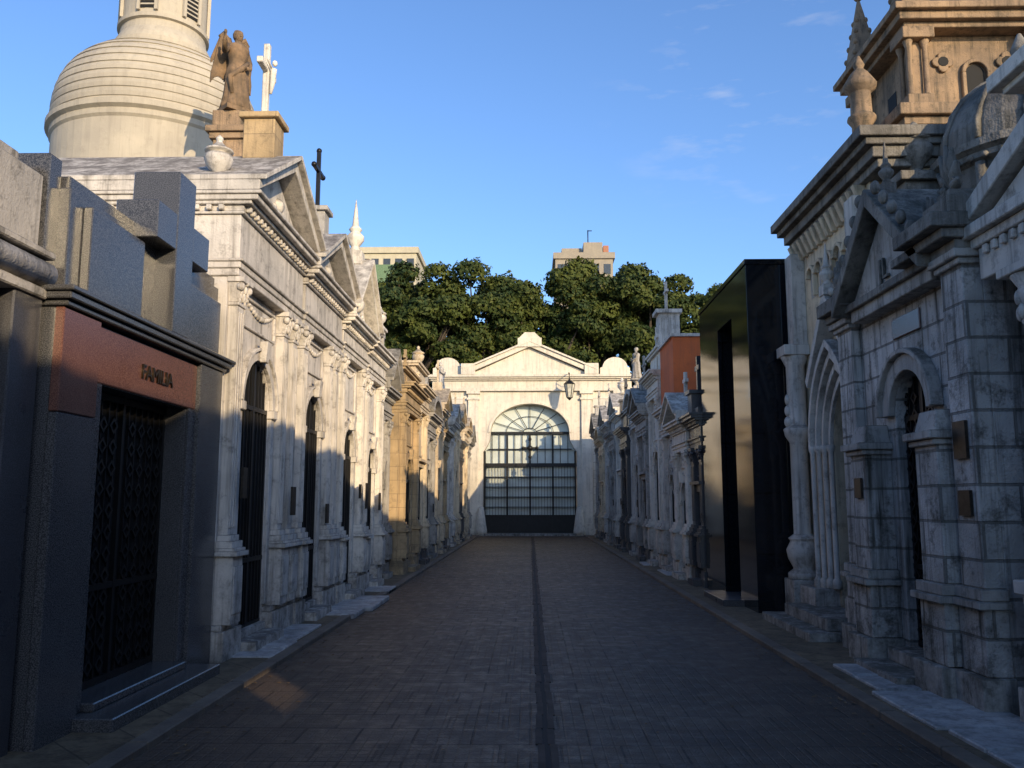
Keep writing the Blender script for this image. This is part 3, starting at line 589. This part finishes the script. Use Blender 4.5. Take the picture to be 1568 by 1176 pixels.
for (z,h,pp) in((9.7,.1,.1),(9.8,.14,.22),(9.94,.12,.32)): t.box(-1.2-pp,1.2+pp,-1.2-pp,1.2+pp,z,z+h)
s=b('slate_spire','slate',0); s.pyr(-1.05,1.05,-1.05,1.05,10.06,12.8,.12)
a=0
q=b('windows','dark',0); q.prism([(a-.16,8.4)]+arch(a,.16,9.0)+[(a+.16,8.4)],1.0,1.008)
t.prism(ring(a,.18,.07,9.0),1.0,1.08); t.box(a-.25,a-.18,1.0,1.08,8.35,9.0); t.box(a+.18,a+.25,1.0,1.08,8.35,9.0)
for u_ in(-.55,.55):
    for k_ in range(4):
        a=k_*PI/2; t.prism([(u_+.1*math.cos(a)+.09*math.cos(2*PI*j/10),9.2+.1*math.sin(a)+.09*math.sin(2*PI*j/10)) for j in range(10)],1.0,1.05+.002*k_)
    b('windows','dark',0).prism([(u_+.09*math.cos(2*PI*j/10),9.2+.09*math.sin(2*PI*j/10)) for j in range(10)],1.058,1.064)
b('windows','dark',0).box(-1.008,-1.0,-.18,.18,8.4,9.1)
q=b('turret','brown'); q.lathe(-1.95,.9,7.2,[(.17,0),(.17,.9),(.24,1.0),(.24,1.06),(.18,1.1),(.17,1.5),(.27,1.58),(.28,1.66),(.16,1.85),(.07,1.95),(.10,2.02),(.02,2.2)],14); q.box(-2.15,-1.3,.7,1.1,0,7.2)
tomb('cream_mausoleum','R',9.9,12.4,6.0,7.6,'cream',top='ped',D=2.5,seed=90)
# ------------------------------------------------------------------ unseen rows behind the camera; right row sized for shadows and sun shaft
for i,(sd,ya,yb,H,mt,D) in enumerate([('R',.9,3.5,5.2,'grey',3.5),('R',-.75,.85,5.4,'lgrey',3.5),('R',-8,-5.15,5.6,'grey',1.5),('R',-11,-8.1,6.0,'lgrey',3.4),('R',-14,-11.1,6.0,'grey',3.5),('R',-18,-14.1,6.5,'grey',3.5),
   ('L',-1,2.2,4.0,'grey',3.5),('L',-4,-1.1,4.3,'lgrey',3.5),('L',-8,-4.1,4.0,'grey',3.5)]):
    tomb('tall_mausoleum' if sd=='R' else 'low_mausoleum',sd,ya,yb,H,3.6 if sd=='R' else -3.3,mt,top='attic',D=D,seed=200+i,rich=False)
# unseen block added behind camera; slots shape a sun patch on the street
b=Bld('sun_slot_blocker',FR(3.6,-5.05),(3.6,-3,0)); L=4.25; w=b('walls','cream')
w.box(0,L,-3.4,0,0,2.9)
w.box(.1,3.25,-.12,0,2.9,5.1); w.box(4.12,L,-.12,0,2.9,5.1); w.box(3.25,4.12,-.12,0,3.28,5.1)       # street front with one opening
w.box(0,.1,-1.5,0,2.9,5.1); w.box(0,.1,-3.4,-3.3,2.9,5.1); w.box(0,.1,-3.3,-1.5,2.9,3.7); w.box(0,.1,-3.3,-1.5,4.95,5.1)
w.box(.1,L,-3.4,-3.3,2.9,5.1); w.box(L-.1,L,-3.3,-.12,2.9,5.1)
e=b('roof','grey'); e.box(-.1,L+.05,-3.5,.25,5.1,5.35); e.box(.2,L-.2,-3.2,-.1,5.35,6.1)
# ------------------------------------------------------------------ GATEHOUSE
YG=43.0
b=Bld('cemetery_gatehouse',FF(0,YG),(0,YG,0)); w=b('walls','gate')
ar=[(-2.35,4.15),(-2.22,4.3),(-2.02,4.7)]+arch(0,1.98,5.12,'round',.72,24)+[(2.02,4.7),(2.22,4.3),(2.35,4.15)]
w.prism(notched(-4.9,5.1,0,7.6,ar),-.8,0)
w.box(-4.9,-2.6,-5,-.8,0,7.6); w.box(2.6,5.1,-5,-.8,0,7.6)
t=b('trim','gate'); t.prism(ring(0,1.98,.12,5.12,'round',.73,24),0,.06)
for s_ in(-1,1):
    for (x,hw) in((2.85,.26),(4.55,.28)):
        t.box(s_*x-hw,s_*x+hw,0,.14,.6,7.2); t.box(s_*x-hw-.08,s_*x+hw+.08,0,.22,0,.6); t.box(s_*x-hw-.06,s_*x+hw+.06,0,.2,6.75,6.85); t.box(s_*x-hw-.08,s_*x+hw+.08,0,.24,7.05,7.2)
    t.lathe(s_*2.42,.25,0,[(.3,0),(.3,.25),(.24,.6),(.16,1.2),(.12,1.4),(.01,1.45)],16)
b('ashlar_panels','gatetile').box(3.15,4.22,0,.03,.1,6.9); b('ashlar_panels','gatetile').box(-4.22,-3.15,0,.03,.1,6.9)
e=b('entablature','gate'); e.box(-4.95,5.15,-5,.18,7.2,7.36); e.box(-4.92,5.12,-5,.14,7.36,7.72); e.box(-5,5.2,-5,.26,7.72,7.8); e.box(-5.08,5.28,-5,.38,7.8,7.88); e.box(-5.15,5.35,-5,.48,7.88,8.0)
pd=b('pediment','gate'); pd.prism([(-3.1,8.0),(3.1,8.0),(0,9.4)],-4,.2)
for s_ in(-1,1):
    pd.prism([(s_*3.3,7.99),(0,9.42),(0,9.66),(s_*3.3,8.22)],-4,.42); pd.prism([(s_*3.38,8.22),(0,9.66),(0,9.76),(s_*3.38,8.31)],-4.02,.52)
    pd.box(s_*3.1-.35,s_*3.1+.35,-.4,.5,8.003,8.55)
pd.box(-.6,.6,-.4,.5,9.4,9.85); pd.prism([(-.55,9.85),(.55,9.85),(.25,10.15),(-.25,10.15)],-.35,.42)
for x in(-4.15,4.3):
    pd.prism([(x-.75,8.0),(x+.75,8.0),(x+.75,8.35)]+[(x+.62*math.cos(t_),8.4+.5*math.sin(t_)) for t_ in [PI*i/12 for i in range(13)]]+[(x-.75,8.35)],-.6,.2)
gl=b('glazing','glass'); gl.prism([(-2.33,1.0),(-2.33,4.15),(-2.02,4.7)]+arch(0,1.97,5.12,'round',.72,24)+[(2.02,4.7),(2.33,4.15),(2.33,1.0)],-.62,-.6)
g=b('iron_gate','iron'); 
g.box(-2.35,2.35,-.55,-.45,0,.95)
for z,t_ in((.97,.04),(1.4,.015),(1.9,.02),(2.4,.015),(2.9,.02),(3.5,.09),(4.3,.02),(5.12,.06)):
    hw=2.33 if z<4.2 else 2.1 if z<4.6 else 1.99
    g.box(-hw,hw,-.55,-.42,z-t_,z+t_)
for u in(-2.28,-1.15,0,1.15,2.28): g.box(u-.045,u+.045,-.54,-.43,0,4.2 if abs(u)>2 else 5.12)
for i in range(-15,16):
    u=i*.145; g.box(u-.009,u+.009,-.52,-.48,.95,3.5); 
for i in range(-5,6):
    u=i*.383; g.box(u-.016,u+.016,-.52,-.48,3.5,5.12)
for i in range(1,8):
    a=PI*i/8; x=1.95*math.cos(a); zz=5.12+1.4*math.sin(a)
    g.tube([(0.35*math.cos(a),-.5,5.12+.25*math.sin(a)),(x,-.5,zz)],.018,6)
pts=[(1.2*math.cos(PI*i/12),-.5,5.12+.85*math.sin(PI*i/12)) for i in range(13)]; g.tube(pts,.016,6)
pts=[(.35*math.cos(PI*i/12),-.5,5.12+.25*math.sin(PI*i/12)) for i in range(13)]; g.tube(pts,.02,6)
u,z=0,4.35
g.box(u-.05,u+.05,-.45,-.38,z-.45,z+.45); g.box(u-.35,u+.35,-.45,-.375,z-.05,z+.05)
for q in((-.35,0),(.35,0),(0,.45),(0,-.45)): g.ball(u+q[0],-.4,z+q[1],.09,None,8)
g.ball(u,-.4,z,.14,None,10)
b('threshold','grey').box(-2.6,2.6,-.6,.5,0,.12)
b('notices',plain('notice_board',(.35,.35,.33),.6)).box(3.25,3.6,.03,.05,1.6,2.0); b('notices','glass').box(3.7,3.95,.03,.05,1.7,1.95); b('notices','glass').box(3.3,3.8,.03,.05,.9,1.2)
b=Bld('wall_lantern',lambda u,w,z:(1.95+u,41.9-w,z),(1.95,42,7)); g=b('bracket','iron'); g.tube([(0,-.9,7.9),(0,-.5,8.05),(0,0,7.95),(0,0,7.62)],.025,8); g.tube([(0,-.9,7.4),(0,-.4,7.6),(0,0,7.9)],.018,8)
g.lathe(0,0,7.4,[(.3,0),(.2,.1),(.06,.2),(.03,.3)],6,None,False); g.lathe(0,0,6.7,[(.02,-.1),(.12,0),(.14,.04)],6,None,False)
b('lantern_glass','lglass').lathe(0,0,6.74,[(.13,0),(.25,.64)],6,None,False)
for i in range(6): a=2*PI*i/6; g.tube([(.14*math.cos(a),.14*math.sin(a),6.72),(.27*math.cos(a),.27*math.sin(a),7.42)],.014,5)
b=Bld('cemetery_wall',FF(0,43.5),(0,43.5,0)); p=b('wall','gatetile'); p.box(-40,-4.95,-.5,0,0,4.5); p.box(5.15,40,-.5,0,0,4.5); p.box(-40,-4.95,-.6,.1,4.5,4.7); p.box(5.15,40,-.6,.1,4.5,4.7)
# ------------------------------------------------------------------ apartment blocks
def block(name,x0,x1,y,z1,mat,fl=3.1,nb=5):
    b=Bld(name,lambda u,w,z:(x0+u,y-w,z),((x0+x1)/2,y,0)); L=x1-x0
    b('walls',mat).box(0,L,-12,0,0,z1); b('parapet',mat).box(-.3,L+.3,-12.3,.3,z1,z1+.9)
    n=int(z1/fl)
    for i in range(1,n):
        z=z1-i*fl; b('slabs',mat).box(-.1,L+.1,-.1,.35,z-.25,z)
        for j in range(nb):
            a=L*(j+.2)/nb; b('windows','win').box(a,a+L/nb*.6,.0,.05,z+.8,z+2.3)
    return b
a=block('apartment_block',-25.3,-16.6,122,38,'concrete'); a('green_band',plain('green_panel',(.12,.20,.11),.7)).box(.4,6,.05,.4,33.5,36.2)
a=block('apartment_block',3.8,12.2,122,37.0,'concrete2'); p=a('roof_plant','concrete2'); p.box(1,4,-8,-2,37.9,39.2); p.box(4.2,7.0,-7,-1,37.9,39.8); p=a('antenna','iron'); p.tube([(5.0,-3,39.8),(5.0,-3,42.3)],.09,6); p.tube([(5.0,-3,42.2),(5.6,-3,42.2)],.07,6)
a('chimney',plain('brick_chimney',(.35,.16,.10),.8)).box(7.2,8.0,-5,-2,37.9,39.6)
a=block('apartment_block',-14,20,95,11,'concrete2',nb=9)
# ------------------------------------------------------------------ trees
def leafmat():
    m,nt,bs=nmat('ficus_leaves'); L=nt.links.new; tc=N(nt,'ShaderNodeTexCoord').outputs['Object']
    a=noise(nt,tc,.4,3,.6); c=noise(nt,tc,3.5,2,.6)
    col=mixc(nt,mapr(nt,a,.38,.62),(.017,.036,.010),(.062,.080,.014)); col=mixc(nt,mapr(nt,c,.52,.75),col,(.10,.10,.02))
    L(col,bs.inputs['Base Color']); bs.inputs['Roughness'].default_value=.7; bs.inputs['Specular IOR Level'].default_value=.25
    return m
LM=leafmat()
def tree(x,y,zt,rx,rz,seed,lobes=40,ls=.15,dens=950):
    rr=random.Random(seed); b=Bld('ficus_tree',lambda u,w,z:(u,w,z),(x,y,0)); tk=b('trunk_and_limbs','bark'); zc=zt-rz
    tk.tube([(x,y,-.2),(x+.2,y,2.5),(x-.1,y+.1,zc-rz*.9)],[.8,.5,.36],10)
    F=[];V=[]; G=rr.gauss; U=rr.uniform; sin=math.sin; cos=math.cos
    for i in range(lobes):
        th=rr.random()*2*PI; ph=math.acos(U(-.8,1)); q=U(.66,.95) if i%5 else U(.2,.6)
        c=Vector((x+rx*q*sin(ph)*cos(th),y+rx*.8*q*sin(ph)*sin(th),zc+rz*q*cos(ph)*.92))
        lr=U(.8,1.75)
        if i%3==0:
            s=Vector((x-.1,y+.1,zc-rz*.9)); m=s.lerp(c,.55)+Vector((0,0,-.5)); tk.tube([s,m,c],[.2,.12,.04],6)
        cx,cy,cz=c
        for j in range(int(dens*lr*lr/1.9)):
            dx,dy,dz=G(0,1),G(0,1),G(0,1); l=math.sqrt(dx*dx+dy*dy+dz*dz)+1e-6; dx/=l;dy/=l;dz/=l
            if dz<-.55: dz=-dz
            rad=lr*(.84+.26*sin(dx*6+i)*sin(dy*7+1)*sin(dz*6+i))*U(.70,1.10)
            px,py,pz=cx+dx*rad,cy+dy*rad,cz+dz*rad*.74
            nx,ny,nz=dx+G(0,.5),dy+G(0,.5),dz+G(0,.5)
            ax,ay,az=G(0,1),G(0,1),G(0,1); d_=(ax*nx+ay*ny+az*nz)/(nx*nx+ny*ny+nz*nz+1e-6); ax-=d_*nx; ay-=d_*ny; az-=d_*nz
            l=math.sqrt(ax*ax+ay*ay+az*az)+1e-6; sz=ls*U(.6,1.35); ax*=sz/l; ay*=sz/l; az*=sz/l
            nl=math.sqrt(nx*nx+ny*ny+nz*nz)+1e-6; k_=.55/nl
            ex,ey,ez=(ny*az-nz*ay)*k_,(nz*ax-nx*az)*k_,(nx*ay-ny*ax)*k_
            o=len(V); V+=[(px-ax,py-ay,pz-az),(px+ex,py+ey,pz+ez),(px+ax,py+ay,pz+az),(px-ex,py-ey,pz-ez)]; F.append((o,o+1,o+2,o+3))
    me=bpy.data.meshes.new('foliage'); me.from_pydata(V,[],F); me.materials.append(LM); o=bpy.data.objects.new('foliage',me); scene.collection.objects.link(o); b.extra.append(o)
for i,(x,y,zt,rx,rz,lb) in enumerate([(-12.5,62,18.2,4.4,4.6,36),(-8.2,60,18.9,4.8,4.8,44),(-3.6,62,19.3,4.8,5.0,44),(.8,61,18.7,4.8,5.0,44),(4.6,63,20.3,4.8,5.2,44),(8.8,62,19.3,4.8,5.0,44),(13.2,62,17.6,4.6,4.8,40),(17.2,66,16.5,4,4,24),(-17,64,17,4.2,4,24),(2,72,17,6,5.5,34),(-7,74,17,6,5.5,34),(10,72,16,5,5.5,30)]):
    tree(x,y,zt,rx,rz,50+i,lb,.15 if y<70 else .24,900 if y<70 else 420)
for b in BL: b.finish()
# ------------------------------------------------------------------ light, sky, camera
EL=math.radians(16); AZ=math.radians(147)
W=bpy.data.worlds.new('World'); scene.world=W; W.use_nodes=True; nt=W.node_tree; bg=nt.nodes['Background']
sky=N(nt,'ShaderNodeTexSky'); sky.sky_type='NISHITA'; sky.sun_disc=False; sky.sun_elevation=EL; sky.sun_rotation=AZ; sky.air_density=1.1; sky.dust_density=1.1; sky.ozone_density=3.0
sc=mixc(nt,1.0,sky.outputs[0],(1.32,1.55,1.95),'MULTIPLY')
gt=N(nt,'ShaderNodeTexCoord').outputs['Generated']
vm=N(nt,'ShaderNodeVectorMath',operation='DOT_PRODUCT'); nt.links.new(gt,vm.inputs[0]); vm.inputs[1].default_value=Vector((.235,.86,.455)).normalized()
mp=N(nt,'ShaderNodeMapping'); mp.inputs['Scale'].default_value=(7,7,26); mp.inputs['Rotation'].default_value=(0,.35,0); nt.links.new(gt,mp.inputs[0])
cl=mth(nt,'MULTIPLY',mapr(nt,noise(nt,mp.outputs[0],1.6,4,.6),.55,.8,0,.3),mapr(nt,vm.outputs['Value'],.985,.998))
sc=mixc(nt,cl,sc,(6,6,6.3))
nt.links.new(sc,bg.inputs[0]); bg.inputs[1].default_value=.14
sl=bpy.data.lights.new('sun','SUN'); sl.energy=5.0; sl.angle=math.radians(.5); sl.color=(1,.765,.46); so=bpy.data.objects.new('sun',sl); scene.collection.objects.link(so)
tow=Vector((math.sin(AZ)*math.cos(EL),math.cos(AZ)*math.cos(EL),math.sin(EL))); so.rotation_euler=(-tow).to_track_quat('-Z','Y').to_euler(); so.location=tow*50
cd=bpy.data.cameras.new('camera'); cd.lens=30.15; cd.sensor_width=36; cd.clip_end=2000; co=bpy.data.objects.new('camera',cd); scene.collection.objects.link(co)
co.location=(0,0,1.6); co.rotation_euler=(math.radians(97.9),0,math.radians(1.2)); scene.camera=co
scene.view_settings.view_transform='Standard'; scene.view_settings.look='None'; scene.view_settings.exposure=0
